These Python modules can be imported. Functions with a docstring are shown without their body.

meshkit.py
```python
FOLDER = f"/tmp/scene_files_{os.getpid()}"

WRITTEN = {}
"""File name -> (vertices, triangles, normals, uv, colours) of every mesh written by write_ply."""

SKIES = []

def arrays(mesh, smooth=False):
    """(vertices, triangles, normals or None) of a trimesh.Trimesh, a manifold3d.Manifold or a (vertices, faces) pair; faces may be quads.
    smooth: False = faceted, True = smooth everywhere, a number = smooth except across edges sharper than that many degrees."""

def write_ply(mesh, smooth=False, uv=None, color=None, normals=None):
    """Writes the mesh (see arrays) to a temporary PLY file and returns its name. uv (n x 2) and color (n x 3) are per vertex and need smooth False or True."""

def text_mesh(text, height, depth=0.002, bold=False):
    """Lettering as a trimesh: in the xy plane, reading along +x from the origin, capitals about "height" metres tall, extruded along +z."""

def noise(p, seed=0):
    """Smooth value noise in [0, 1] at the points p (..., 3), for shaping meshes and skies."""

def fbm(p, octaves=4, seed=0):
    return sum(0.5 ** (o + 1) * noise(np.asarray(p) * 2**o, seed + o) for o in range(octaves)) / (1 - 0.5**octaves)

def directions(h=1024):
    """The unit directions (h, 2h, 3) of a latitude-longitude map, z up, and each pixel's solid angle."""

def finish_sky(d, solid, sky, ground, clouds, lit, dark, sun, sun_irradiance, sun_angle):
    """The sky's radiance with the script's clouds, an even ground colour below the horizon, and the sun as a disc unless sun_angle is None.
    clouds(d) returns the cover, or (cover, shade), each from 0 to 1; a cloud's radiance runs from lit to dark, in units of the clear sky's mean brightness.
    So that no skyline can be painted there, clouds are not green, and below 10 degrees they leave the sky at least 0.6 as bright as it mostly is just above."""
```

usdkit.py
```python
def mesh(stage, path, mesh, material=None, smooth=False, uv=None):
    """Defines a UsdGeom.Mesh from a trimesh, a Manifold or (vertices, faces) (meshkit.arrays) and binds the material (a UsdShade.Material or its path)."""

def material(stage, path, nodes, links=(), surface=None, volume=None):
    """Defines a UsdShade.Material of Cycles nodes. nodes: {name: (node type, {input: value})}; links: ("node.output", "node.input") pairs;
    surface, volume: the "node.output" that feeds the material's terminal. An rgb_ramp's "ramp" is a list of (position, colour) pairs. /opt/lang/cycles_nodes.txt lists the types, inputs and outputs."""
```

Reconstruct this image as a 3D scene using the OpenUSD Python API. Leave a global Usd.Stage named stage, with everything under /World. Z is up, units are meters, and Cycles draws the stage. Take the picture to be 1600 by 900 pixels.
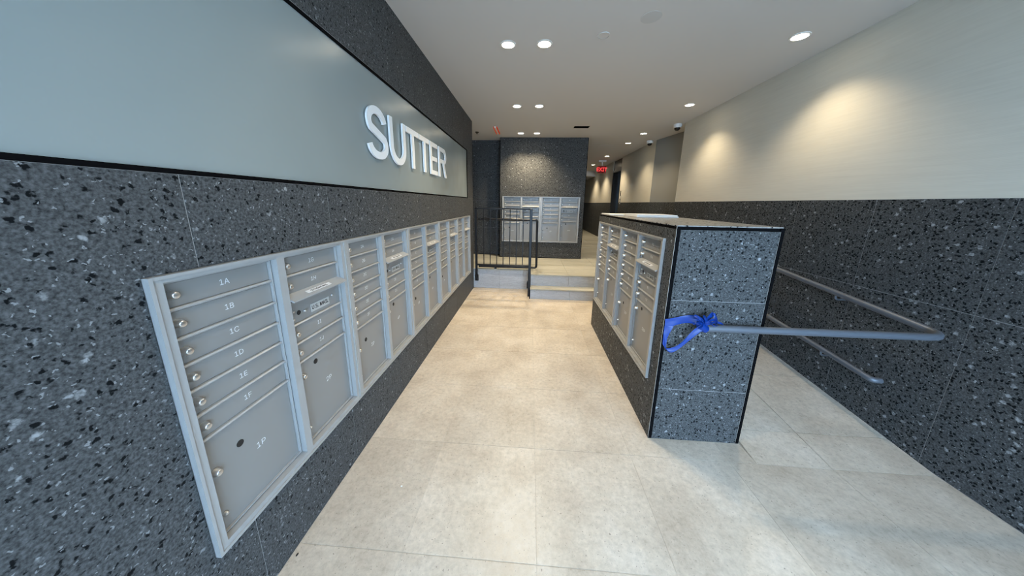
import math, random
import numpy as np, trimesh, shapely, shapely.affinity
from shapely.geometry import Polygon, box as sbox, LineString, Point
import usdkit, meshkit
from pxr import Usd, UsdGeom, UsdLux, UsdShade, Sdf, Gf

random.seed(7); np.random.seed(7)
stage = Usd.Stage.CreateInMemory()
UsdGeom.SetStageUpAxis(stage, 'Z'); UsdGeom.SetStageMetersPerUnit(stage, 1.0)
UsdGeom.Xform.Define(stage, '/World'); UsdGeom.Scope.Define(stage, '/World/Looks')

# ------------------------------------------------------------------ camera
EYE = np.array([0.0, 0.0, 1.5121]); PITCH, YAW, ROLL = math.radians(12.22375), math.radians(-3.54611), math.radians(0.95024)
FPX, CYPX = 441.08, 413.02
EXPOSURE = 0.0
fw = np.array([math.sin(YAW) * math.cos(PITCH), math.cos(YAW) * math.cos(PITCH), -math.sin(PITCH)])
rt = np.array([math.cos(YAW), -math.sin(YAW), 0.0]); up = np.cross(rt, fw)
rt, up = math.cos(ROLL) * rt + math.sin(ROLL) * up, -math.sin(ROLL) * rt + math.cos(ROLL) * up
cam = UsdGeom.Camera.Define(stage, '/World/camera')
M4 = Gf.Matrix4d(*[float(x) for x in (*rt, 0, *up, 0, *(-fw), 0, *EYE, 1)])
cam.AddTransformOp().Set(M4)
cam.CreateHorizontalApertureAttr(36.0); cam.CreateVerticalApertureAttr(36.0 * 9 / 16)
cam.CreateFocalLengthAttr(FPX / 1600 * 36.0)
cam.CreateVerticalApertureOffsetAttr(-(450 - CYPX) / 1600 * 36.0)
cam.CreateClippingRangeAttr((0.02, 500.0)); cam.CreateExposureAttr(EXPOSURE)

# ------------------------------------------------------------------ sky: overcast daylight that enters by the open street side behind the camera
SKY = 4.3
LAMP_W, LAMP_GLOW = 1500.0, 30.0
dome = UsdLux.DomeLight.Define(stage, '/World/sky'); dome.CreateIntensityAttr(SKY); dome.CreateColorAttr(Gf.Vec3f(0.47, 0.71, 1.0))

# ------------------------------------------------------------------ helpers
USED = {}
def path_for(parent, name):
    base = f'{parent}/{name}'
    n = USED.get(base, 0); USED[base] = n + 1
    return base if n == 0 else f'{base}_{n:03d}'
def tag(prim, label=None, cat=None, group=None, kind=None):
    for k, v in (('label', label), ('category', cat), ('group', group), ('kind', kind)):
        if v: prim.SetCustomDataByKey(k, v)
    return prim
def thing(name, label, cat, loc=(0, 0, 0), rz=0.0, group=None, kind=None):
    p = path_for('/World', name); x = UsdGeom.Xform.Define(stage, p)
    x.AddTranslateOp().Set(Gf.Vec3d(*map(float, loc)))
    if rz: x.AddRotateZOp().Set(rz)
    tag(x.GetPrim(), label, cat, group, kind); return p
def struct(name):
    p = path_for('/World', name); x = UsdGeom.Xform.Define(stage, p); tag(x.GetPrim(), kind='structure'); return p
def part(parent, name, mesh, mat, smooth=False, label=None, kind=None):
    p = path_for(parent, name); m = usdkit.mesh(stage, p, mesh, mat, smooth=smooth); tag(m.GetPrim(), label, kind=kind); return p
def top(name, mesh, mat, label=None, cat=None, group=None, kind=None, smooth=False):
    p = path_for('/World', name); m = usdkit.mesh(stage, p, mesh, mat, smooth=smooth); tag(m.GetPrim(), label, cat, group, kind); return p
cat_ = trimesh.util.concatenate
def bx(x0, y0, z0, x1, y1, z1):
    m = trimesh.creation.box((x1 - x0, y1 - y0, z1 - z0)); m.apply_translation(((x0 + x1) / 2, (y0 + y1) / 2, (z0 + z1) / 2)); return m
def cbx(x0, y0, z0, x1, y1, z1, b):
    pts = []
    lo, hi = np.array([x0, y0, z0]), np.array([x1, y1, z1])
    for s in np.ndindex(2, 2, 2):
        c = np.where(s, hi, lo); d = np.where(s, -1, 1) * b
        for k in range(3):
            q = c + d; q[k] = c[k]; pts.append(q)
    return trimesh.convex.convex_hull(np.array(pts))
def polys(g):
    if g.is_empty: return []
    return [p for p in getattr(g, 'geoms', [g]) if p.geom_type == 'Polygon' and p.area > 1e-6]
def extr(g, t, z0=0.0):
    m = cat_([trimesh.creation.extrude_polygon(p, t, engine='earcut') for p in polys(g)]); m.apply_translation((0, 0, z0)); return m
class Fr:
    """a face: origin, right, up and outward normal; put() moves a mesh drawn in (right, up, out) onto it"""
    def __init__(s, o, u, v, n): s.m = np.eye(4); s.m[:3, 0], s.m[:3, 1], s.m[:3, 2], s.m[:3, 3] = u, v, n, o
    def put(s, mesh): m = mesh.copy(); m.apply_transform(s.m); return m
def face_px(X): return Fr((X, 0, 0), (0, 1, 0), (0, 0, 1), (1, 0, 0))       # looks to +x, u = y
def face_nx(X): return Fr((X, 0, 0), (0, -1, 0), (0, 0, 1), (-1, 0, 0))     # looks to -x, u = -y
def face_ny(Y): return Fr((0, Y, 0), (1, 0, 0), (0, 0, 1), (0, -1, 0))      # looks to -y, u = x
def face_pz(Z): return Fr((0, 0, Z), (1, 0, 0), (0, 1, 0), (0, 0, 1))
def tiles(parent, fr, region, us, vs, t, mat, gap=0.0015, n0=0.0, name='tile'):
    for a, b in zip(us[:-1], us[1:]):
        for c, d in zip(vs[:-1], vs[1:]):
            g = sbox(a + gap, c + gap, b - gap, d - gap).intersection(region)
            for p in polys(g):
                m = p.bounds
                if m[2] - m[0] < 0.006 or m[3] - m[1] < 0.006: continue
                inner = p.buffer(-0.0012, join_style=2)
                part(parent, name, fr.put(cat_([extr(p, t - 0.001, n0)] + ([extr(inner, 0.001, n0 + t - 0.001)] if polys(inner) else []))), mat)
def grid(a, b, step, phase):
    k0 = math.floor((a - phase) / step); r = [phase + k * step for k in range(k0, int((b - phase) / step) + 2)]
    r = [x for x in r if a + 0.01 < x < b - 0.01]; return [a] + r + [b]
def tube(pts, r, seg=14, caps=True):
    pts = np.asarray(pts, float); n = len(pts); t = np.gradient(pts, axis=0); t /= np.linalg.norm(t, axis=1)[:, None]
    a = np.array([0, 0, 1.0]) if abs(t[0][2]) < 0.9 else np.array([1.0, 0, 0])
    V = []; 
    for k in range(n):
        a = a - t[k] * (a @ t[k]); a /= np.linalg.norm(a); b = np.cross(t[k], a)
        rr = r[k] if np.ndim(r) else r
        V.append([pts[k] + rr * (math.cos(q) * a + math.sin(q) * b) for q in np.arange(seg) * 2 * math.pi / seg])
    V = np.array(V).reshape(-1, 3); F = []
    for k in range(n - 1):
        for j in range(seg):
            p, q = k * seg + j, k * seg + (j + 1) % seg; F += [[p, q, q + seg], [p, q + seg, p + seg]]
    if caps:
        V = np.vstack([V, pts[0], pts[-1]]); c0, c1 = len(V) - 2, len(V) - 1
        for j in range(seg):
            F += [[c0, (j + 1) % seg, j], [c1, (n - 1) * seg + j, (n - 1) * seg + (j + 1) % seg]]
    return trimesh.Trimesh(V, F, process=False)
def rounded(pts, r, k=7):
    """polyline with its corners rounded"""
    pts = [np.array(p, float) for p in pts]; out = [pts[0]]
    for a, b, c in zip(pts[:-2], pts[1:-1], pts[2:]):
        p, q = b + (a - b) / np.linalg.norm(a - b) * r, b + (c - b) / np.linalg.norm(c - b) * r
        for s in np.linspace(0, 1, k): out.append((1 - s) ** 2 * p + 2 * s * (1 - s) * b + s * s * q)
    return out + [pts[-1]]
def lathe(prof, seg=24):
    return trimesh.creation.revolve(np.array(prof, float), sections=seg)
def text(s, h, d=0.0006, bold=False):
    m = meshkit.text_mesh(s, h, d, bold); m.apply_translation((-(m.bounds[0][0] + m.bounds[1][0]) / 2, -(m.bounds[0][1] + m.bounds[1][1]) / 2, 0)); return m
def shift(m, x, y, z): m = m.copy(); m.apply_translation((x, y, z)); return m

# ------------------------------------------------------------------ materials
def mat(name, nodes, links, surface='p.BSDF'):
    return usdkit.material(stage, f'/World/Looks/{name}', nodes, links, surface=surface)
def plain(name, c, rough=0.5, metal=0.0, spec=0.5):
    return mat(name, {'p': ('principled_bsdf', {'base_color': c, 'roughness': rough, 'metallic': metal, 'specular_ior_level': spec})}, [])
def glow(name, c, s):
    return mat(name, {'e': ('emission', {'color': c, 'strength': s})}, [], 'e.emission')

def stone(name, dark, mid, rough=0.46, light=(0.29, 0.30, 0.305), k=1.0):
    """polished dark terrazzo-like stone: black and pale chips in a grey ground"""
    return mat(name, {
        'g': ('geometry', {}),
        'dn': ('noise_texture', {'scale': 80.0, 'detail': 3.0}), 'dm': ('vector_math', {'math_type': 'multiply_add', 'vector2': (0.024, 0.024, 0.024)}),
        'n': ('noise_texture', {'scale': 130.0, 'detail': 3.0, 'roughness': 0.6}), 'r0': ('rgb_ramp', {'ramp': [(0.3, dark), (0.7, mid)]}),
        'v1': ('voronoi_texture', {'scale': 62.0 * k}), 's1': ('separate_color', {}), 'd1': ('map_range', {'from_min': 0.30, 'from_max': 0.46, 'to_min': 1.0, 'to_max': 0.0, 'clamp': True}),
        't1': ('math', {'math_type': 'greater_than', 'value2': 0.63}), 'm1': ('math', {'math_type': 'multiply'}),
        'v2': ('voronoi_texture', {'scale': 36.0 * k}), 's2': ('separate_color', {}), 'd2': ('map_range', {'from_min': 0.25, 'from_max': 0.42, 'to_min': 1.0, 'to_max': 0.0, 'clamp': True}),
        't2': ('math', {'math_type': 'greater_than', 'value2': 0.94}), 'm2': ('math', {'math_type': 'multiply'}),
        'v3': ('voronoi_texture', {'scale': 120.0 * k}), 's3': ('separate_color', {}), 'd3': ('map_range', {'from_min': 0.28, 'from_max': 0.42, 'to_min': 1.0, 'to_max': 0.0, 'clamp': True}),
        't3': ('math', {'math_type': 'greater_than', 'value2': 0.88}), 'm3': ('math', {'math_type': 'multiply'}), 'q2': ('math', {'math_type': 'multiply'}),
        'n2': ('noise_texture', {'scale': 70.0, 'detail': 2.0}), 'nr': ('map_range', {'from_min': 0.35, 'from_max': 0.6, 'to_min': 0.25, 'to_max': 1.0, 'clamp': True}),
        'c1': ('mix', {'color2': (0.006, 0.007, 0.008)}), 'c3': ('mix', {'color2': tuple(0.75 * x for x in light)}), 'c2': ('mix', {'color2': light}),
        'p': ('principled_bsdf', {'roughness': rough, 'specular_ior_level': 0.06})},
        [('g.position', 'dn.vector'), ('dn.color', 'dm.vector1'), ('g.position', 'dm.vector3'), ('g.position', 'n.vector'), ('g.position', 'n2.vector'), ('n.fac', 'r0.fac'),
         ('dm.vector', 'v1.vector'), ('dm.vector', 'v2.vector'), ('dm.vector', 'v3.vector'),
         ('v1.color', 's1.color'), ('v1.distance', 'd1.value'), ('s1.r', 't1.value1'), ('t1.value', 'm1.value1'), ('d1.result', 'm1.value2'),
         ('v2.color', 's2.color'), ('v2.distance', 'd2.value'), ('s2.r', 't2.value1'), ('t2.value', 'm2.value1'), ('d2.result', 'm2.value2'),
         ('v3.color', 's3.color'), ('v3.distance', 'd3.value'), ('s3.g', 't3.value1'), ('t3.value', 'm3.value1'), ('d3.result', 'm3.value2'),
         ('n2.fac', 'nr.value'), ('m2.value', 'q2.value1'), ('nr.result', 'q2.value2'),
         ('m1.value', 'c1.fac'), ('r0.color', 'c1.color1'), ('c1.color', 'c3.color1'), ('m3.value', 'c3.fac'), ('c3.color', 'c2.color1'), ('q2.value', 'c2.fac'), ('c2.color', 'p.base_color')])
STONE = stone('terrazzo_stone', (0.028, 0.029, 0.029), (0.108, 0.111, 0.112))

def floor_mat(name, a, b, c, stretch=(1, 1, 1), rough=0.36):
    """beige limestone-look porcelain: clouds, fine mottling, small pits; each tile a little different"""
    return mat(name, {
        'g': ('geometry', {}), 'o': ('object_info', {}), 'mp': ('mapping', {'scale': stretch}),
        'n1': ('noise_texture', {'scale': 3.2, 'detail': 5.0, 'roughness': 0.62}), 'n2': ('noise_texture', {'scale': 38.0, 'detail': 4.0, 'roughness': 0.7}),
        'n3': ('noise_texture', {'scale': 95.0, 'detail': 2.0}), 'r1': ('rgb_ramp', {'ramp': [(0.30, a), (0.52, b), (0.72, c)]}),
        'r2': ('map_range', {'from_min': 0.3, 'from_max': 0.75, 'to_min': 0.80, 'to_max': 1.10}), 'mu': ('mix', {'mix_type': 'multiply', 'fac': 1.0}),
        'cr': ('combine_color', {}), 'r3': ('map_range', {'from_min': 0.655, 'from_max': 0.73, 'to_min': 0.0, 'to_max': 0.6, 'clamp': True}),
        'pit': ('mix', {'color2': (0.10, 0.085, 0.07)}), 'ro': ('map_range', {'from_min': 0.0, 'from_max': 1.0, 'to_min': 0.93, 'to_max': 1.05}), 'mu2': ('mix', {'mix_type': 'multiply', 'fac': 1.0}), 'cr2': ('combine_color', {}),
        'rr': ('map_range', {'from_min': 0.3, 'from_max': 0.7, 'to_min': rough - 0.06, 'to_max': rough + 0.10}),
        'p': ('principled_bsdf', {'specular_ior_level': 0.5})},
        [('g.position', 'mp.vector'), ('mp.vector', 'n1.vector'), ('mp.vector', 'n2.vector'), ('g.position', 'n3.vector'), ('n1.fac', 'r1.fac'), ('n2.fac', 'r2.value'),
         ('r2.result', 'cr.r'), ('r2.result', 'cr.g'), ('r2.result', 'cr.b'), ('r1.color', 'mu.color1'), ('cr.color', 'mu.color2'),
         ('n3.fac', 'r3.value'), ('r3.result', 'pit.fac'), ('mu.color', 'pit.color1'), ('o.random', 'ro.value'), ('ro.result', 'cr2.r'), ('ro.result', 'cr2.g'), ('ro.result', 'cr2.b'),
         ('pit.color', 'mu2.color1'), ('cr2.color', 'mu2.color2'), ('mu2.color', 'p.base_color'), ('n2.fac', 'rr.value'), ('rr.result', 'p.roughness')])
FLOOR = floor_mat('beige_stone_tile', (0.46, 0.39, 0.31), (0.57, 0.50, 0.41), (0.65, 0.585, 0.50))
PLAT = floor_mat('vein_cut_tile', (0.32, 0.31, 0.255), (0.415, 0.405, 0.35), (0.50, 0.485, 0.42), (0.22, 1.6, 1.6))
RISER = floor_mat('grey_riser_tile', (0.36, 0.365, 0.39), (0.43, 0.44, 0.46), (0.51, 0.515, 0.535), (0.4, 3.0, 3.0), 0.42)
GROUT = plain('light_grout', (0.46, 0.42, 0.36), 0.9)
GROUTD = plain('grey_grout', (0.24, 0.24, 0.235), 0.9)
DGROUT = plain('dark_grout', (0.105, 0.105, 0.10), 0.9)
CEIL = plain('ceiling_paint', (0.60, 0.58, 0.555), 0.75, spec=0.3)
WHITE = plain('white_paint', (0.78, 0.78, 0.76), 0.5)
BLACK = plain('black_metal_trim', (0.003, 0.003, 0.0035), 0.7, spec=0.04)
RAILM = plain('black_painted_steel', (0.009, 0.009, 0.010), 0.35, spec=0.3)
VOID = plain('dark_void', (0.01, 0.01, 0.01), 0.8)
CONC = plain('sidewalk_concrete', (0.36, 0.36, 0.35), 0.9)
def powder(nm, c): return mat(nm, {'g': ('geometry', {}), 'n': ('noise_texture', {'scale': 400.0, 'detail': 1.0}), 'b': ('bump', {'strength': 0.06, 'distance': 0.0006}),
    'p': ('principled_bsdf', {'base_color': c, 'roughness': 0.34, 'metallic': 0.08})}, [('g.position', 'n.vector'), ('n.fac', 'b.height'), ('b.normal', 'p.normal')])
MAILM = powder('grey_powder_coat', (0.240, 0.236, 0.226)); FRAMEM = powder('light_grey_frame_coat', (0.335, 0.337, 0.330))
LOCK = plain('chrome_lock', (0.72, 0.72, 0.71), 0.30, 0.9)
PRINT = plain('white_print', (0.62, 0.63, 0.64), 0.6)
INK = plain('black_ink', (0.012, 0.012, 0.012), 0.6)
LABELM = plain('silver_label', (0.44, 0.43, 0.40), 0.4)
LETTER = plain('white_acrylic', (0.85, 0.86, 0.86), 0.35)
FROST = mat('frosted_glass', {'g': ('geometry', {}), 'n': ('noise_texture', {'scale': 1.3, 'detail': 3.0}), 'r': ('map_range', {'from_min': 0.3, 'from_max': 0.7, 'to_min': 0.20, 'to_max': 0.30}),
    'p': ('principled_bsdf', {'base_color': (0.25, 0.285, 0.28), 'specular_ior_level': 0.6})}, [('g.position', 'n.vector'), ('n.fac', 'r.value'), ('r.result', 'p.roughness')])
PAPERW = mat('woven_wallcovering', {'g': ('geometry', {}), 'mp': ('mapping', {'scale': (1, 1, 1)}), 'w': ('wave_texture', {'bands_direction': 'z', 'scale': 70.0, 'distortion': 2.5, 'detail': 2.0, 'detail_scale': 2.0}),
    'n': ('noise_texture', {'scale': 9.0, 'detail': 5.0, 'roughness': 0.7}), 'nm': ('mapping', {'scale': (0.35, 0.35, 8.0)}), 'r': ('rgb_ramp', {'ramp': [(0.3, (0.59, 0.56, 0.48)), (0.7, (0.64, 0.61, 0.525))]}),
    'b': ('bump', {'strength': 0.12, 'distance': 0.001}), 'p': ('principled_bsdf', {'roughness': 0.75, 'specular_ior_level': 0.2})},
    [('g.position', 'w.vector'), ('g.position', 'nm.vector'), ('nm.vector', 'n.vector'), ('n.fac', 'r.fac'), ('w.fac', 'b.height'), ('b.normal', 'p.normal'), ('r.color', 'p.base_color')])
PIPE = plain('grey_painted_pipe', (0.125, 0.14, 0.165), 0.42, 0.3)
TAPE = mat('blue_plastic_tape', {'d': ('principled_bsdf', {'base_color': (0.007, 0.05, 0.30), 'roughness': 0.22, 'specular_ior_level': 0.6}), 't': ('translucent_bsdf', {'color': (0.006, 0.05, 0.34)}), 'm': ('mix_closure', {'fac': 0.25})},
    [('d.BSDF', 'm.closure1'), ('t.BSDF', 'm.closure2')], 'm.closure')
CARD = plain('pale_card', (0.66, 0.67, 0.68), 0.5)
SLABM = stone('pale_top_stone', (0.22, 0.215, 0.205), (0.34, 0.33, 0.315), 0.24, (0.40, 0.39, 0.37), 0.9)
LENS = glow('lamp_lens', (1.0, 0.90, 0.70), LAMP_GLOW)
RED = glow('red_exit_glow', (1.0, 0.06, 0.06), 1.5)
REDA = plain('red_acrylic', (0.35, 0.03, 0.03), 0.25)
ORANGE = glow('orange_red_glow', (0.8, 0.09, 0.04), 0.4)
DOMEB = plain('smoked_dome', (0.006, 0.006, 0.007), 0.1)
DOORM = plain('dark_door_steel', (0.06, 0.10, 0.15), 0.25, 0.6)
STEEL = plain('dark_bronze_steel', (0.09, 0.085, 0.08), 0.25, 0.8)

# ------------------------------------------------------------------ the setting
ZC = 2.8014; AX = -0.9934; T = 0.588; RX = 2.405; FX = 2.49; PLZ = 0.36
YF = -1.3                                                 # the street side, behind the camera, is open
ws = struct('wall_street')
part(ws, 'header', bx(-2.6, YF - 0.15, 2.35, 3.1, YF, 3.0), WHITE)
part(ws, 'side_panel', bx(-2.6, YF - 0.15, -0.02, -0.45, YF, 2.35), WHITE)
top('sidewalk', bx(-9, -9, -0.14, 9, YF, -0.02), CONC, kind='structure')
# lower floor
fl = struct('floor')
part(fl, 'screed', bx(-1.2, YF, -0.2, RX + 0.2, 5.0, -0.0015), GROUT)
freg = sbox(AX, YF, RX, 4.9).difference(sbox(1.402, 1.50, RX + 1, 6))
tiles(fl, face_pz(0), freg, grid(AX, RX, T, 0.07), grid(YF, 4.9, T, 1.503), 0.012, FLOOR, 0.0008, -0.012)
# ramp between the pedestal and the right wall
rp = struct('ramp')
SL = PLZ / 3.5; Y0 = 1.50
ang = math.atan(SL); rv = np.array([0, math.cos(ang), math.sin(ang)]); rn = np.array([0, -math.sin(ang), math.cos(ang)])
wed = trimesh.creation.extrude_polygon(Polygon([(Y0, -0.012), (5.0, PLZ - 0.012), (5.0, -0.012)]), RX - 1.402, engine='earcut')
wed.apply_transform(np.array([[0, 0, 1, 1.402], [1, 0, 0, 0], [0, 1, 0, 0], [0, 0, 0, 1]], float)); part(rp, 'base', wed, GROUT)
Lr = math.hypot(3.5, PLZ)
tiles(rp, Fr((0, Y0, 0), (1, 0, 0), rv, rn), sbox(1.404, 0, RX, Lr), grid(1.404, RX, T, 0.07), grid(0, Lr, T, 0.25), 0.012, FLOOR, 0.0013, -0.012)
# raised platform and hallway floor, step
pl = struct('platform')
XS = 0.03
preg = Polygon([(-2.5, 4.93), (AX, 4.93), (AX, 4.89), (XS, 4.89), (XS, 4.57), (1.40, 4.57), (1.40, 5.0), (2.75, 5.0), (2.75, 14), (-2.5, 14)])
part(pl, 'base', extr(preg, PLZ - 0.022, 0.0), GROUTD)
tiles(pl, face_pz(PLZ), preg.buffer(0.012, join_style=2).difference(sbox(-0.66, 6.05, 1.11, 14.1)).difference(sbox(-3, 6.32, 0, 14.1)), grid(-2.5, 2.75, T, 0.07), grid(4.5, 14, T, 4.9 - 0.14), 0.022, PLAT, 0.0013, -0.022)
tiles(pl, face_ny(4.89), sbox(AX, 0, XS, PLZ - 0.022), grid(AX, XS, T, 0.07), [0, 0.40], 0.010, RISER)
tiles(pl, face_ny(4.57), sbox(XS, 0.17, 1.40, PLZ - 0.022), [XS, 0.66, 1.40], [0.0, 0.40], 0.010, RISER)
st = struct('stair_step')
part(st, 'base', bx(XS, 4.385, 0, 1.40, 4.558, 0.150), GROUTD)
part(st, 'tread', cbx(XS - 0.004, 4.362, 0.150, 1.40, 4.559, 0.172, 0.004), PLAT)
tiles(st, face_ny(4.385), sbox(XS, 0, 1.40, 0.150), [XS, 0.66, 1.40], [0, 0.2], 0.010, RISER)
part(st, 'edge_trim', bx(XS - 0.012, 4.368, 0, XS, 4.40, 0.150), BLACK)
# ceiling
ce = struct('ceiling')
part(ce, 'soffit', bx(-2.8, YF - 0.15, ZC, 3.2, 14.2, ZC + 0.2), CEIL)
part(ce, 'bulkhead', bx(1.12, 11.8, 2.60, 2.50, 14.0, ZC), CEIL)

# left wall: stone cladding with a mailbox opening and a frosted panel opening
WU, MZ0, MZ1 = 0.79, 0.3597, 1.3064; Y1 = 1.4268
MB0, MB1 = Y1 - WU, Y1 + 4 * WU
GZ0, GZ1, GY0, GY1 = 1.5765, 2.2976, -0.9, 4.515
wl = struct('wall_left')
f = face_px(AX)
outer = sbox(YF, 0.0, 4.905, ZC)
hole = shapely.union_all([sbox(MB0 - 0.001, MZ0 - 0.001, MB1 + 0.001, MZ1 + 0.001), sbox(GY0, GZ0, GY1, GZ1)])
part(wl, 'backing', f.put(extr(outer.difference(hole), 0.1105, -0.112)), GROUTD)
part(wl, 'core', bx(-2.6, YF, 0, AX - 0.112, 4.905, ZC), VOID)
tiles(wl, f, outer.difference(hole), grid(YF, 4.905, T, 1.356), [0, GZ0 + 0.0005, GZ1 + 0.0005, ZC], 0.012, STONE, 0.0012, -0.012)
part(wl, 'end_panel', Fr((0, 4.905, 0), (-1, 0, 0), (0, 0, 1), (0, 1, 0)).put(extr(sbox(-AX + 0.002, PLZ, 2.5, ZC), 0.012)), STONE)
# frosted glass panel with its black frame and the sign on it
gp = thing('frosted_panel', 'large frosted grey-green glass panel in a thin black frame above the left mailboxes', 'wall panel')
part(gp, 'glass', f.put(extr(sbox(GY0 + 0.014, GZ0 + 0.014, GY1 - 0.014, GZ1 - 0.014), 0.02, -0.030)), FROST)
part(gp, 'frame', f.put(extr(sbox(GY0 + 0.001, GZ0 + 0.001, GY1 - 0.001, GZ1 - 0.001).difference(sbox(GY0 + 0.014, GZ0 + 0.014, GY1 - 0.014, GZ1 - 0.014)), 0.040, -0.042)), BLACK)
sg = thing('lobby_sign', 'raised white letters reading SUTTER on the frosted glass panel', 'sign')
SW, SZ0, SZ1 = 0.0455, 1.781, 2.085; CH = SZ1 - SZ0
def stroke(pts, w=SW): return LineString(pts).buffer(w / 2, cap_style=2, join_style=1)
def arc(cx, cy, rx, ry, a0, a1, n=40): return [(cx + rx * math.cos(math.radians(a)), cy + ry * math.sin(math.radians(a))) for a in np.linspace(a0, a1, n)]
def letter(ch, w):
    h = CH; s = SW
    if ch == 'S':
        rx = w / 2 - s / 2; r1 = (h - s) / 4 + 0.004; r2 = r1 * 1.0; cx = w / 2
        y1, y0 = h - s / 2 - r1 + 0.005, s / 2 + r2 - 0.005
        up_ = arc(cx, y1, rx * 0.94, r1, 8, 215); lo = arc(cx, y0, rx, r2, 35, -172)
        return LineString(up_ + lo).simplify(0.0008).buffer(s / 2, cap_style=2, join_style=1)
    if ch == 'U':
        r = w / 2 - s / 2
        return stroke([(s / 2, h)] + arc(w / 2, r * 1.0 + s / 2 - 0.005, r, r * 1.0, 180, 360) + [(w - s / 2, h)])
    if ch == 'T': return shapely.union_all([sbox(0, h - s * .92, w, h), sbox(w / 2 - s / 2, 0, w / 2 + s / 2, h)])
    if ch == 'E': return shapely.union_all([sbox(0, 0, s, h), sbox(0, 0, w, s * .9), sbox(0, h - s * .9, w, h), sbox(0, h / 2 - s * .42, w * .92, h / 2 + s * .42)])
    if ch == 'R':
        r = h * 0.265 - s * .45
        bowl = stroke([(s / 2, h - s * .45), (w - s / 2 - r, h - s * .45)] + arc(w - s / 2 - r, h - s * .45 - r, r, r, 90, -90) + [(s / 2, h - s * .45 - 2 * r)], s * .9)
        leg = Polygon([(w * .52, h - s * .9 - 2 * r + .004), (w * .52 + s * 1.08, h - s * .9 - 2 * r + .012), (w, 0), (w - s * 1.12, 0)])
        return shapely.union_all([sbox(0, 0, s, h), bowl, leg])
KS = 1.0347
for ch, y0, y1 in [(c, a * KS, b * KS) for c, a, b in (('S', 1.692, 1.930), ('U', 1.965, 2.207), ('T', 2.224, 2.466), ('T', 2.480, 2.716), ('E', 2.742, 2.948), ('R', 2.990, 3.250))]:
    part(sg, 'letter', Fr((0, y0, SZ0), (0, 1, 0), (0, 0, 1), (1, 0, 0)).put(shift(extr(letter(ch, y1 - y0), 0.013), 0, 0, -0.996)), LETTER, label=f'white letter {ch}')
    q = letter(ch, y1 - y0).representative_point(); pin = lathe([(0, AX - 0.0095), (0.006, AX - 0.0095), (0.006, -0.995), (0, -0.995)], 12)
    part(sg, 'standoff', Fr((0, y0, SZ0), (0, 1, 0), (0, 0, 1), (1, 0, 0)).put(shift(pin, q.x, q.y, 0)), LOCK)

# back left wall, pillar
wb = struct('wall_back')
part(wb, 'backing', bx(-2.6, 6.334, PLZ - .012, -0.662, 6.60, ZC), GROUTD)
tiles(wb, face_ny(6.334), sbox(-2.5, PLZ, -0.662, ZC), grid(-2.5, -0.662, T, -0.665), grid(PLZ, ZC, T, PLZ + 0.02), 0.012, STONE)
top('wall_alcove', bx(-2.72, 4.9, 0.0, -2.5, 6.6, ZC), WHITE, kind='structure')
pr = struct('pillar')
PX0, PX1, PY = -0.66, 1.105, 6.062
munit = [(-0.600, 0.205), (0.205, 1.010)]; PZ0, PZ1 = 0.706, 1.653
preg2 = sbox(PX0 + 0.012, PLZ + 0.010, PX1 - 0.012, ZC); phole = sbox(munit[0][0] - .001, PZ0 - .001, munit[1][1] + .001, PZ1 + .001)
pf = face_ny(PY)
part(pr, 'core', bx(PX0, PY + 0.10, PLZ - .012, PX1, 14.05, ZC), BLACK)
part(pr, 'grout', pf.put(extr(preg2.buffer(-0.004, join_style=2).difference(phole), 0.0105, 0.0005)), DGROUT)
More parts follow.
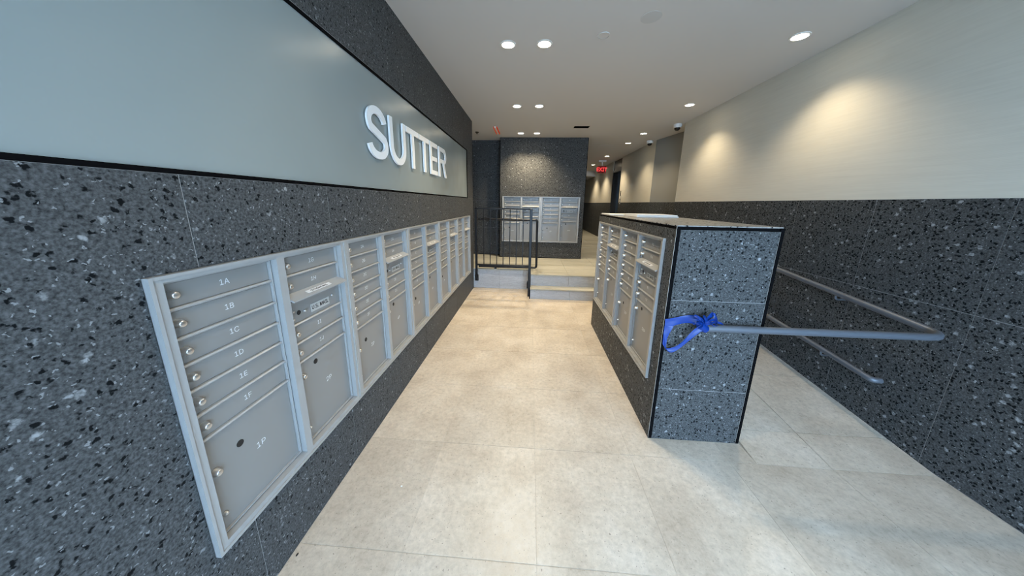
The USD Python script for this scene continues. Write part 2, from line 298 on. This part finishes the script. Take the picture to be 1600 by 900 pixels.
part(pr, 'backing', pf.put(extr(sbox(PX0, PLZ - .012, PX1, ZC).difference(phole), 0.10, -0.10)), BLACK)
tiles(pr, pf, preg2.difference(phole), [PX0, -0.126, 0.530, PX1], grid(PLZ, ZC, T, 2.215), 0.012, STONE)
# right wall: stone wainscot below a woven wall covering
def clad_wall(w, fr, u0, u1, z0, zw, phase=0.0):
    tiles(w, fr, sbox(u0, z0, u1, zw), grid(u0, u1, T, phase), [0, 0.96, zw], 0.012, STONE)
ZW = 1.578
wr = struct('wall_right')
part(wr, 'backing', bx(RX + 0.0018, YF, 0, 3.1, 5.02, ZW), GROUTD)
part(wr, 'wallcovering', bx(RX + 0.004, YF, ZW, 3.1, 5.02, ZC), PAPERW)
clad_wall(wr, face_nx(RX + 0.012), -5.02, -YF, 0.0, ZW, -3.354)
# slanted grey return, then the hallway wall up to the lift door
wn = struct('wall_niche')
d = np.array([2.49 - 2.76, 6.27 - 5.15, 0]); L = np.linalg.norm(d); d /= L; nn = np.array([-d[1], d[0], 0.0])
nf = Fr((2.49, 6.27, 0), -d, (0, 0, 1), nn)
GREYP = plain('grey_wall_paint', (0.25, 0.25, 0.235), 0.7)
part(wn, 'return_panel', bx(2.775, 5.021, 0, 3.1, 6.2, ZC), GREYP)
part(wn, 'wall_panel', nf.put(extr(sbox(0, ZW, L, ZC), 0.10, -0.104)), GREYP)
part(wn, 'backing', nf.put(extr(sbox(0, PLZ - .02, L, ZW), 0.10, -0.112)), GROUTD)
tiles(wn, nf, sbox(0, PLZ, L, ZW), grid(0, L, T, 0), [0, 0.96, ZW], 0.012, STONE, n0=-0.012)
wh = struct('wall_hallway')
DY0, DY1, DZ = 8.44, 9.28, PLZ + 2.10
for a, b in ((6.275, DY0), (DY1, 14.0)):
    part(wh, 'wallcovering', bx(FX + 0.004, a, ZW, 2.9, b, ZC), PAPERW)
    part(wh, 'backing', bx(FX + 0.012, a, PLZ - .02, 2.9, b, ZW), GROUTD)
    clad_wall(wh, face_nx(FX + 0.012), -b, -a, PLZ, ZW)
part(wh, 'header', bx(FX + 0.03, DY0, DZ + 0.06, 2.9, DY1, ZC), STEEL)
part(wh, 'end_wall', bx(1.10, 14.0, PLZ - .02, 2.9, 14.2, ZC), PAPERW)
dr = struct('door_1')
part(dr, 'door_panel', bx(FX + 0.16, DY0 + 0.05, PLZ, FX + 0.20, DY1 - 0.05, DZ), DOORM)
for a, b in ((DY0, DY0 + 0.05), (DY1 - 0.05, DY1)): part(dr, 'jamb', bx(FX + 0.006, a, PLZ, FX + 0.26, b, DZ + 0.06), STEEL)
part(dr, 'head', bx(FX + 0.006, DY0 + 0.05, DZ, FX + 0.26, DY1 - 0.05, DZ + 0.06), STEEL)
part(dr, 'meeting_strip', bx(FX + 0.15, 8.86, PLZ, FX + 0.16, 8.875, DZ), LABELM)
for nm, z0, z1 in (('room_plaque', 1.76, 1.90), ('call_plate', 1.54, 1.70)):
    t = thing(nm, {'room_plaque': 'small dark plaque on the hallway wall beside the lift door', 'call_plate': 'small steel plate with two dark buttons below the plaque by the lift door'}[nm], 'wall plate', (FX + 0.004, 8.31, 0))
    if nm == 'room_plaque': part(t, 'plate', bx(-0.008, -0.02, z0, 0, 0.02, z1), INK)
    else:
        part(t, 'plate', bx(-0.006, -0.045, z0, 0, 0.045, z1), LABELM)
        for z in (z0 + 0.045, z0 + 0.115):
            b = lathe([(0, 0), (0.022, 0), (0.022, 0.006), (0, 0.006)], 16); b.apply_transform(trimesh.transformations.rotation_matrix(-math.pi / 2, (0, 1, 0))); b.apply_translation((-0.006, 0, z)); part(t, 'button', b, INK)

# ------------------------------------------------------------------ mailbox units
def lock_mesh(k=1.0):
    m = lathe([(0, 0), (0.0115, 0), (0.0115, 0.004), (0.0095, 0.010), (0.0085, 0.015), (0.006, 0.017), (0, 0.017)], 14); m.apply_scale(k); return m
LOCKM = lock_mesh(1.22); SMALL = lock_mesh(0.62)
def ledge(a, b, z0):
    m = cbx(a, z0 + 0.0005, -0.034, b, z0 + 0.0100, -0.008, 0.0035); return m
def hole_disc(r): return lathe([(0, 0), (r, 0), (r, 0.0012), (0, 0.0012)], 16)
def unit(fr, W, label, names, first, group=None):
    """one double-column recessed mailbox unit, drawn in (right, up, out) from its lower left corner"""
    H = MZ1 - MZ0; t = thing('mailbox_unit', label, 'mailbox', group=group)
    fm, mm, top_, bot = 0.032, 0.034, 0.020, 0.030
    ow = (W - 2 * fm - mm) / 2; cols = [(fm, fm + ow), (fm + ow + mm, W - fm)]
    ring = sbox(0.001, 0, W - 0.001, H).difference(shapely.union_all([sbox(a, bot, b, H - top_) for a, b in cols]))
    inset = lambda m: shapely.union_all([sbox(a + m, bot + m, b - m, H - top_ - m) for a, b in cols])
    ring2 = inset(0.0042).difference(inset(0.0098))
    lip = sbox(0.001, 0, W - 0.001, H).difference(sbox(0.010, 0.011, W - 0.010, H - 0.009))
    part(t, 'frame', fr.put(cat_([extr(ring, 0.026, -0.014), extr(ring2, 0.0235, -0.0345), extr(lip, 0.005, 0.012)])), FRAMEM)
    part(t, 'body', fr.put(bx(0.004, 0.004, -0.07, W - 0.004, H - 0.004, -0.034)), VOID)
    rows = [0.9266, 0.834, 0.744, 0.658, 0.572, 0.486, 0.397]           # tops of the doors, column A
    for c, (a, b) in enumerate(cols):
        a, b = a + 0.011, b - 0.011
        if c == 0: spec = [('d', H - top_ - 0.0095, 0.834), ('d', 0.834, 0.744), ('d', 0.744, 0.658), ('d', 0.658, 0.572), ('d', 0.572, 0.486), ('d', 0.486, 0.397), ('p', 0.397, bot + 0.009)]
        else: spec = [('d', H - top_ - 0.0095, 0.831), ('d', 0.831, 0.742), ('m', 0.742, 0.611), ('d', 0.611, 0.523), ('d', 0.523, 0.433), ('p', 0.433, bot + 0.009)]
        for kind, z1, z0 in spec:
            nm = names.pop(0)
            if kind == 'd':
                d = part(t, 'tenant_door', fr.put(cbx(a, z0 + 0.0105, -0.034, b, z1 - 0.002, -0.020, 0.0015)), MAILM)
                part(d, 'ledge', fr.put(ledge(a, b, z0)), FRAMEM)
                lz = (z0 + z1) / 2 + 0.006
                part(d, 'lock', fr.put(shift(LOCKM, a + 0.020, lz, -0.020)), LOCK, 40)
                if nm: part(d, 'door_number', fr.put(shift(text(nm, 0.0185), a + 0.165, lz, -0.0205)), PRINT)
            elif kind == 'm':
                d = part(t, 'master_door', fr.put(cbx(a, z0 + 0.0105, -0.034, b, z1 - 0.002, -0.020, 0.0015)), MAILM)
                part(d, 'ledge', fr.put(ledge(a, b, z0)), FRAMEM)
                hood = extr(Polygon([(-0.020, 0.015), (0.026, -0.007), (0.026, -0.0125), (0.023, -0.0135), (-0.020, 0.004)]), b - a + 0.016)
                hood.apply_transform(np.array([[0, 0, 1, a - 0.008], [0, 1, 0, z1 + 0.002], [1, 0, 0, 0], [0, 0, 0, 1]], float))
                if hood.volume < 0: hood.invert()
                hd = part(t, 'mail_slot_hood', fr.put(hood), FRAMEM)
                sl = math.atan2(0.022, 0.046); hu = Fr(((a + b) / 2, z1 + 0.002 + 0.0036, 0.0042), (1, 0, 0), (0, math.cos(math.pi / 2 - sl), -math.sin(math.pi / 2 - sl)), (0, math.sin(math.pi / 2 - sl), math.cos(math.pi / 2 - sl)))
                part(hd, 'slot_label', fr.put(hu.put(bx(-0.075, -0.009, 0.0, 0.075, 0.009, 0.0012))), PRINT)
                part(hd, 'slot_lettering', fr.put(hu.put(shift(text('OUTGOING MAIL', 0.009, 0.0005, True), 0, 0, 0.0011))), INK)
                part(d, 'slot_opening', fr.put(bx(a + 0.02, z1 - 0.024, -0.0202, b - 0.02, z1 - 0.006, -0.0190)), INK)
                part(d, 'mail_plate', fr.put(bx(a + 0.125, z0 + 0.026, -0.0202, a + 0.245, z0 + 0.064, -0.0185)), LABELM)
                part(d, 'plate_lettering', fr.put(shift(text('U.S. MAIL', 0.017, 0.0006, True), a + 0.185, z0 + 0.046, -0.0188)), INK)
                part(d, 'keyhole', fr.put(shift(hole_disc(0.0105), a + 0.055, z0 + 0.052, -0.0202)), INK)
                for dx, dz in ((0.022, 0.030), (0.026, 0.066), (0.088, 0.048), (0.270, 0.062)): part(d, 'rivet', fr.put(shift(SMALL, a + dx, z0 + dz, -0.0245)), LOCK, 40)
            else:
                d = part(t, 'parcel_door', fr.put(cbx(a, z0, -0.034, b, z1 - 0.002, -0.020, 0.0015)), MAILM)
                part(d, 'lock', fr.put(shift(LOCKM, a + 0.020, z1 - 0.128 if c == 0 else z1 - 0.066, -0.020)), LOCK, 40)
                part(d, 'lock', fr.put(shift(SMALL, a + 0.020, z0 + 0.06, -0.020)), LOCK, 40)
                part(d, 'keyhole', fr.put(shift(hole_disc(0.0125), a + 0.108, z1 - 0.100 if c == 0 else z1 - 0.040, -0.0202)), INK)
                if nm: part(d, 'door_number', fr.put(shift(text(nm, 0.023), a + 0.178, z1 - (0.165 if c == 0 else 0.175), -0.0205)), PRINT)
    return t
LET = 'ABCDEFGHIJKLMNOPQRSTUVWXYZ'
def names_for(floor_, k):
    q = [f'{floor_}{LET[i]}' for i in range(10)]
    return q[:6] + [f'{k}P'] + q[6:8] + [None] + q[8:] + [f'{k + 1}P']
lab = ['leftmost grey mailbox unit on the left wall, nearest the camera, large U.S. MAIL door', 'second grey mailbox unit from the camera on the left wall',
       'third grey mailbox unit from the camera, middle of the left wall bank', 'fourth grey mailbox unit along the left wall, next to last before the platform', 'farthest grey mailbox unit on the left wall, ending just before the railing']
for k in range(5):
    unit(Fr((AX, Y1 + (k - 1) * WU, MZ0), (0, 1, 0), (0, 0, 1), (1, 0, 0)), WU, lab[k], names_for(k + 1, 2 * k + 1), k, 'mailbox units along the left wall')
for k, (a, b) in enumerate(munit):
    unit(Fr((a, PY - 0.012, PZ0), (1, 0, 0), (0, 0, 1), (0, -1, 0)), b - a, ['grey mailbox unit on the stone pillar, partly behind the black railing', 'right-hand grey mailbox unit on the stone pillar at the far end'][k], names_for(6 + k, 11 + 2 * k), k, 'mailbox units on the pillar')

# ------------------------------------------------------------------ the mailbox pedestal
BX0, BX1, BY0, BY1, BZ = 0.8211, 1.398, 1.648, 3.47, 1.403
EZ0, EZ1 = 0.372, 0.372 + (MZ1 - MZ0); PU = [(1.756, 2.576), (2.576, 3.396)]
pd = thing('mailbox_pedestal', 'freestanding dark speckled stone block with black edge trims holding two mailbox units', 'pedestal')
lf = face_nx(BX0)
phole = sbox(-PU[1][1] - .001, EZ0 - .001, -PU[0][0] + .001, EZ1 + .001)
part(pd, 'core', bx(BX0 + 0.10, BY0 + 0.010, 0, BX1 - 0.004, BY1, BZ - 0.004), BLACK)
part(pd, 'backing', lf.put(extr(sbox(-BY1, 0, -BY0 - 0.010, BZ - 0.004).difference(phole), 0.090, -0.100)), BLACK)
tiles(pd, lf, sbox(-BY1, 0, -BY0 - 0.003, BZ - 0.020).difference(phole), [-BY1, -2.26, -BY0], [0, 0.381, 0.98, BZ], 0.010, STONE, n0=-0.010)
tiles(pd, face_ny(BY0), sbox(BX0 + 0.024, 0, BX1 - 0.022, BZ - 0.022), [BX0, BX1], [0, 0.373, 0.965, BZ], 0.010, STONE, n0=-0.010)
part(pd, 'grout', face_ny(BY0).put(extr(sbox(BX0 + 0.027, 0.002, BX1 - 0.025, BZ - 0.025), 0.0085, -0.0098)), GROUTD)
part(pd, 'grout', lf.put(extr(sbox(-BY1, 0.002, -BY0 - 0.006, BZ - 0.024).difference(phole), 0.0085, -0.0098)), DGROUT)
part(pd, 'edge_trim', bx(BX0 + 0.001, BY0 + 0.002, 0, BX0 + 0.023, BY0 + 0.010, BZ - 0.004), BLACK)
part(pd, 'edge_trim', bx(BX1 - 0.021, BY0 + 0.002, 0, BX1, BY0 + 0.010, BZ - 0.004), BLACK)
part(pd, 'edge_line', bx(BX0 - 0.0005, BY0 - 0.0005, 0, BX0 + 0.002, BY0 + 0.003, BZ - 0.002), plain('pale_edge', (0.22, 0.21, 0.19), 0.5))
part(pd, 'edge_line', bx(BX1 - 0.0222, BY0 - 0.0005, 0, BX1 - 0.0207, BY0 + 0.004, BZ - 0.022), 
     '/World/Looks/pale_edge')
part(pd, 'top_slab', cbx(BX0 + 0.006, BY0 + 0.006, BZ - 0.004, BX1 - 0.004, BY1 - 0.004, BZ + 0.003, 0.002), SLABM)
for k, (a, b) in enumerate(PU[::-1]):
    unit(Fr((BX0, b, EZ0), (0, -1, 0), (0, 0, 1), (-1, 0, 0)), b - a, ['far grey mailbox unit on the freestanding pedestal, nearer the steps', 'near grey mailbox unit on the freestanding pedestal, by the blue tape'][k], names_for(8 + k, 15 + 2 * k), k, 'mailbox units on the pedestal')
bd = thing('folded_board', 'pale folded board lying on the pedestal top, the nearer and thicker of two', 'board', (0, 0, BZ + 0.003))
part(bd, 'panel', cbx(0.960, 2.655, 0.0005, 1.325, 3.02, 0.012, 0.002), CARD)
part(bd, 'panel', cbx(0.964, 2.668, 0.0125, 1.322, 3.02, 0.024, 0.002), CARD)
top('flat_envelope', cbx(0.83, 3.05, BZ + 0.0035, 1.12, 3.42, BZ + 0.014, 0.002), WHITE, 'thin white flat envelope on the pedestal top behind the folded board', 'envelope')

# ------------------------------------------------------------------ railing on the platform edge
GY = 4.845
gr = thing('guard_railing', 'black steel guard railing with thin pickets along the platform edge beside the steps', 'railing')
part(gr, 'post', cbx(-0.950, GY - 0.02, 0.15, -0.912, GY + 0.02, 1.43, 0.004), RAILM)
part(gr, 'post', cbx(-0.012, 4.475, 0.0, 0.032, 4.519, 1.43, 0.004), RAILM)
part(gr, 'top_rail', cbx(-0.950, GY - 0.02, 1.405, 0.028, GY + 0.02, 1.43, 0.004), RAILM)
part(gr, 'side_rail', cbx(-0.008, 4.515, 1.405, 0.028, GY - 0.018, 1.43, 0.004), RAILM)
part(gr, 'bottom_rail', cbx(-0.914, GY - 0.015, 0.425, -0.008, GY + 0.015, 0.452, 0.004), RAILM)
part(gr, 'side_rail', cbx(-0.006, 4.515, 0.425, 0.026, GY + 0.015, 0.452, 0.004), RAILM)
for k in range(7): x = -0.799 + 0.1135 * k; part(gr, 'picket', bx(x - 0.007, GY - 0.007, 0.45, x + 0.007, GY + 0.007, 1.407), RAILM)
part(gr, 'mounting_plate', cbx(-0.964, GY + 0.018, 0.135, -0.902, 4.881, 0.25, 0.003), RAILM)
part(gr, 'mounting_plate', cbx(-0.030, 4.50, 0.135, -0.010, 4.56, 0.25, 0.003), RAILM)
hr = thing('loop_handrail', 'black tubular loop handrail standing behind the picket railing on the platform', 'handrail')
part(hr, 'pipe', tube(rounded([(-0.905, GY + 0.055, 1.235), (0.118, GY + 0.055, 1.235), (0.128, GY + 0.055, 0.40), (0.05, GY + 0.055, 0.40), (-0.9, GY + 0.055, 0.40)], 0.04), 0.0195), RAILM, 50)
for x in (-0.86, -0.04): part(hr, 'stub', bx(x - 0.01, GY + 0.016, 1.222, x + 0.01, GY + 0.056, 1.245), RAILM)
part(hr, 'foot', bx(-0.62, GY + 0.045, PLZ, -0.58, GY + 0.075, 0.40), RAILM)

# ------------------------------------------------------------------ ramp handrail, tape
rh = thing('ramp_handrail', 'grey round pipe handrail crossing in front of the pedestal, its end tied with blue tape', 'handrail')
def rz(y, h): return h + SL * (y - 1.6)
part(rh, 'pipe', tube([(1.036, 1.605, 0.815)] + rounded([(1.044, 1.605, 0.816), (2.33, 1.600, 0.822), (2.33, 4.6, rz(4.6, 0.84))], 0.09), [0.017] + [0.0215] * 16, 18), PIPE, 50)
part(rh, 'lower_pipe', tube(rounded([(2.38, 1.85, rz(1.85, 0.36)), (2.33, 1.85, rz(1.85, 0.36)), (2.33, 4.6, rz(4.6, 0.372))], 0.03), 0.0195, 18), PIPE, 50)
for y in (2.2, 3.2, 4.2):
    for h in (0.83, 0.365): part(rh, 'bracket', tube(rounded([(2.33, y, rz(y, h) - 0.02), (2.33, y, rz(y, h) - 0.055), (RX - 0.001, y, rz(y, h) - 0.055)], 0.025), 0.008, 10), PIPE, 50)
def ribbon(A, B, t=0.0010, n=24):
    """a strip of thin film between two edge curves (points in order)"""
    def res(P):
        P = np.asarray(P, float); from scipy.interpolate import CubicSpline
        s = np.r_[0, np.cumsum(np.linalg.norm(np.diff(P, axis=0), axis=1))]; u = np.linspace(0, s[-1], n)
        return np.stack([np.interp(u, s, P[:, k]) for k in range(3)], 1) if len(P) < 3 else CubicSpline(s, P)(u)
    a, b = res(A), res(B); m = 5
    g = np.stack([a + (b - a) * w for w in np.linspace(0, 1, m)], 1)
    g[..., 1] += 0.0022 * np.sin(np.linspace(0, 9, n))[:, None] * np.sin(np.linspace(0, 5, m))[None] * 1.0
    du = np.gradient(g, axis=0); dv = np.gradient(g, axis=1); nn_ = np.cross(du, dv); nn_ /= np.linalg.norm(nn_, axis=2)[..., None] + 1e-12
    V = np.vstack([(g + nn_ * t / 2).reshape(-1, 3), (g - nn_ * t / 2).reshape(-1, 3)]); K = n * m; F = []
    for i in range(n - 1):
        for j in range(m - 1):
            p, q, r, s = i * m + j, (i + 1) * m + j, (i + 1) * m + j + 1, i * m + j + 1
            F += [[p, q, r], [p, r, s], [K + p, K + r, K + q], [K + p, K + s, K + r]]
    rim = [i * m for i in range(n)] + [(n - 1) * m + j for j in range(1, m)] + [i * m + m - 1 for i in range(n - 2, -1, -1)] + [j for j in range(m - 2, 0, -1)]
    for p, q in zip(rim, rim[1:] + rim[:1]): F += [[p, K + p, q], [q, K + p, K + q]]
    mesh = trimesh.Trimesh(V, F, process=False); trimesh.repair.fix_normals(mesh); return mesh
def px(x, y, Y):
    dd = fw + rt * (x - 800.5) / FPX - up * (y - CYPX) / FPX; s = Y / dd[1]; return EYE + dd * s
def P(*l): return [px(x, y, Y) for x, y, Y in l]
tp = thing('blue_tape', 'crumpled blue plastic tape tied round the pipe end at the pedestal corner', 'tape')
part(tp, 'band', ribbon(P((1040, 498, 1.640), (1056, 496, 1.636), (1076, 492.5, 1.630), (1092, 494, 1.622), (1104, 499, 1.600)), P((1039, 512, 1.642), (1056, 508, 1.638), (1076, 505, 1.632), (1090, 507, 1.622), (1102, 509, 1.598))), TAPE, True)
part(tp, 'fold', ribbon(P((1039, 509, 1.640), (1037, 522, 1.640), (1036, 538, 1.638)), P((1053, 510, 1.636), (1046, 522, 1.634), (1041, 546, 1.632))), TAPE, True)
part(tp, 'tail', ribbon(P((1036, 534, 1.636), (1042, 544, 1.630), (1054, 542, 1.618), (1074, 526, 1.600), (1096, 508, 1.584)), P((1041, 546, 1.634), (1047, 550.5, 1.624), (1058, 547, 1.612), (1078, 532, 1.594), (1101, 514.5, 1.580))), TAPE, True)
part(tp, 'wrap', tube([px(1094, 508, 1.59), px(1099, 512, 1.60), px(1103, 514, 1.603)], [0.020, 0.0255, 0.0235], 16), TAPE, 40)
rng = np.random.RandomState(3)
for (x0, y0, x1, y1, x2, y2, w0, w1) in [(1101, 507, 1108, 497, 1116, 489.5, 2, 5), (1103, 506, 1113, 500, 1120, 503, 2, 3), (1103, 508, 1117, 504, 1131, 507.5, 3, 1), (1101, 505, 1093, 497, 1085, 493, 2, 4),
                                        (1103, 507, 1103, 499, 1100, 493, 2, 3), (1116, 489.5, 1119, 498, 1118, 508, 4, 1.5), (1100, 508, 1091, 505, 1084, 507, 3, 1.5), (1085, 499, 1095, 501, 1104, 505, 1, 4), (1108, 500, 1112, 506, 1122, 508, 2, 1)]:
    d1, d2 = 1.572 + 0.02 * rng.rand(), 1.590 + 0.02 * rng.rand(); nx, ny = -(y2 - y0), x2 - x0; ln = math.hypot(nx, ny); nx, ny = nx / ln, ny / ln
    e = lambda q: P((x0 + q * nx * w0 * .5, y0 + q * ny * w0 * .5, 1.588), (x1 + q * nx * (w0 + w1) * .4, y1 + q * ny * (w0 + w1) * .4, d1 + 0.006 * q), (x2 + q * nx * w1 * .6, y2 + q * ny * w1 * .6, d2))
    part(tp, 'bow', ribbon(e(-1), e(1), 0.0010, 8), TAPE, 30)

# ------------------------------------------------------------------ ceiling fixtures
def downlight(x, y, label, group, k=1.0, r=0.052):
    t = thing('downlight', label, 'ceiling light', (x, y, ZC), group=group)
    part(t, 'trim_ring', lathe([(r, 0), (r + 0.013, 0), (r + 0.012, -0.004), (r, -0.006), (r, 0)], 32), WHITE, 40)
    part(t, 'lens', lathe([(0, -0.0035), (r, -0.0035), (r, -0.0005), (0, -0.0005)], 32), LENS)
    sp = UsdLux.SphereLight.Define(stage, f'{t}/lamp'); sp.CreateRadiusAttr(0.03); sp.AddTranslateOp().Set(Gf.Vec3d(0, 0, -0.045))
    sp.CreateIntensityAttr(LAMP_W * k); sp.CreateColorAttr(Gf.Vec3f(1.0, 0.82, 0.56))
    sh = UsdLux.ShapingAPI.Apply(sp.GetPrim()); sh.CreateShapingConeAngleAttr(57.0); sh.CreateShapingConeSoftnessAttr(0.85)
CEN = 'downlights in pairs down the middle of the ceiling'; ROW = 'downlights in a row along the right wall'
for y, w in ((1.155, 'pair overhead, nearest the street side'), (2.672, 'large pair near the top of the picture'), (4.195, 'middle pair over the lobby'), (5.704, 'far pair just before the stone pillar')):
    for x, s in ((-0.229, 'left'), (0.073, 'right')): downlight(x, y, f'{s} round white downlight of the {w}', CEN, 2.2 if y > 5 else 1.5 if y > 2 else 0.5)
for y, w in ((2.63, 'first from the street side'), (4.172, 'over the bright wall patch'), (5.715, 'beside the slanted grey wall'), (6.56, 'third in view from the camera'), (8.264, 'near the lift door'), (10.02, 'next to the red exit sign'), (11.45, 'last before the bulkhead')):
    downlight(2.025, y, f'round white downlight by the right wall, {w}', ROW, 0.88 if y < 8 else 1.5)
def dome_camera(x, y, label):
    t = thing('dome_camera', label, 'security camera', (x, y, ZC), group='ceiling dome cameras')
    part(t, 'housing', lathe([(0, 0), (0.062, 0), (0.064, -0.03), (0.058, -0.052), (0.046, -0.056), (0, -0.056)], 28), WHITE, 40)
    part(t, 'dome', lathe([(0.044, -0.0565)] + [(0.044 * math.cos(a), -0.0565 - 0.042 * math.sin(a)) for a in np.linspace(0.1, math.pi / 2, 8)], 28), DOMEB, 60)
dome_camera(2.330, 5.10, 'white dome camera on the ceiling at the near wall corner')
dome_camera(2.385, 6.33, 'white dome camera on the ceiling farther back, by the slanted grey wall')
vt = thing('air_vent', 'small black slotted air vent in the ceiling before the pillar', 'vent', (0.822, 5.27, ZC))
part(vt, 'frame', extr(sbox(-0.125, -0.055, 0.125, 0.055).difference(sbox(-0.115, -0.045, 0.115, 0.045)), 0.006, -0.006), BLACK)
part(vt, 'backing', bx(-0.115, -0.045, -0.002, 0.115, 0.045, 0), VOID)
for k in range(4): y = -0.032 + 0.0213 * k; part(vt, 'slat', bx(-0.115, y - 0.006, -0.0055, 0.115, y + 0.002, -0.0022), BLACK)
sp_ = thing('sprinkler_cover', 'round white flush sprinkler cover in the ceiling, right of the large downlights', 'sprinkler cover', (0.525, 2.565, ZC))
part(sp_, 'plate', lathe([(0, -0.004), (0.040, -0.004), (0.042, -0.002), (0.042, 0), (0, 0)], 28), CEIL, 40)
part(sp_, 'rim', lathe([(0.042, 0), (0.047, 0), (0.047, -0.006), (0.042, -0.006), (0.042, 0)], 28), CEIL, 40)
top('sprinkler', shift(lathe([(0, 0), (0.036, 0), (0.030, -0.012), (0.012, -0.02), (0.012, -0.03), (0.022, -0.032), (0, -0.034)], 20), -1.045, 5.62, ZC), STEEL, 'small dark sprinkler head on the ceiling in the left alcove', 'sprinkler', smooth=40)
top('access_panel', shift(extr(sbox(-0.16, -0.16, 0.16, 0.16), 0.003, -0.003), 1.637, 6.90, ZC), CEIL, 'faint square access panel flush in the hallway ceiling', 'access panel')
pc = px(1018, 27, 1.0); k_ = (ZC - EYE[2]) / (pc - EYE)[2]; pc = EYE + (pc - EYE) * k_
top('cover_plate', shift(lathe([(0, -0.003), (0.066, -0.003), (0.070, -0.001), (0.070, 0), (0, 0)], 32), pc[0], pc[1], ZC), plain('grey_cover', (0.52, 0.51, 0.49), 0.7), 'large round blank cover plate on the ceiling at upper right', 'cover plate', smooth=40)
ex = thing('exit_sign', 'red glowing EXIT sign hanging from the hallway ceiling', 'exit sign', (2.085, 9.0, ZC))
part(ex, 'canopy', cbx(-0.11, -0.03, -0.05, 0.11, 0.03, 0, 0.005), WHITE)
part(ex, 'stem', bx(-0.012, -0.012, -0.16, 0.012, 0.012, -0.05), WHITE)
part(ex, 'panel', bx(-0.125, -0.006, -0.37, 0.125, 0.006, -0.16), REDA)
part(ex, 'lettering', face_ny(-0.006).put(shift(text('EXIT', 0.10, 0.004, True), 0, -0.26, 0)), RED)
es = thing('exit_light', 'slim red-lit exit light on the ceiling before the left alcove', 'exit sign', (-0.655, 5.47, ZC))
part(es, 'housing', cbx(-0.018, -0.24, -0.020, 0.018, 0.24, 0, 0.004), WHITE)
for x in (-0.034, 0.020): part(es, 'red_strip', bx(x, -0.24, -0.024, x + 0.012, 0.24, 0), ORANGE)

# small litter on the floor
def on_floor(x, y): q = px(x, y, 1.0); k = -EYE[2] / (q - EYE)[2]; return EYE + (q - EYE) * k
q = on_floor(628, 760); scrap = trimesh.creation.icosphere(1, 0.0045); scrap.apply_scale((1.2, 0.9, 0.5)); scrap.apply_translation((q[0], q[1], 0.0024))
top('paper_scrap', scrap, WHITE, 'tiny white scrap on the beige floor near the left mailboxes', 'scrap')
q = on_floor(465, 867); crumb = trimesh.creation.icosphere(1, 0.005); crumb.apply_scale((0.8, 1.4, 0.4)); crumb.apply_translation((q[0], q[1], 0.0021))
top('dirt_crumb', crumb, INK, 'tiny dark crumb on the floor beside the left wall base', 'crumb')
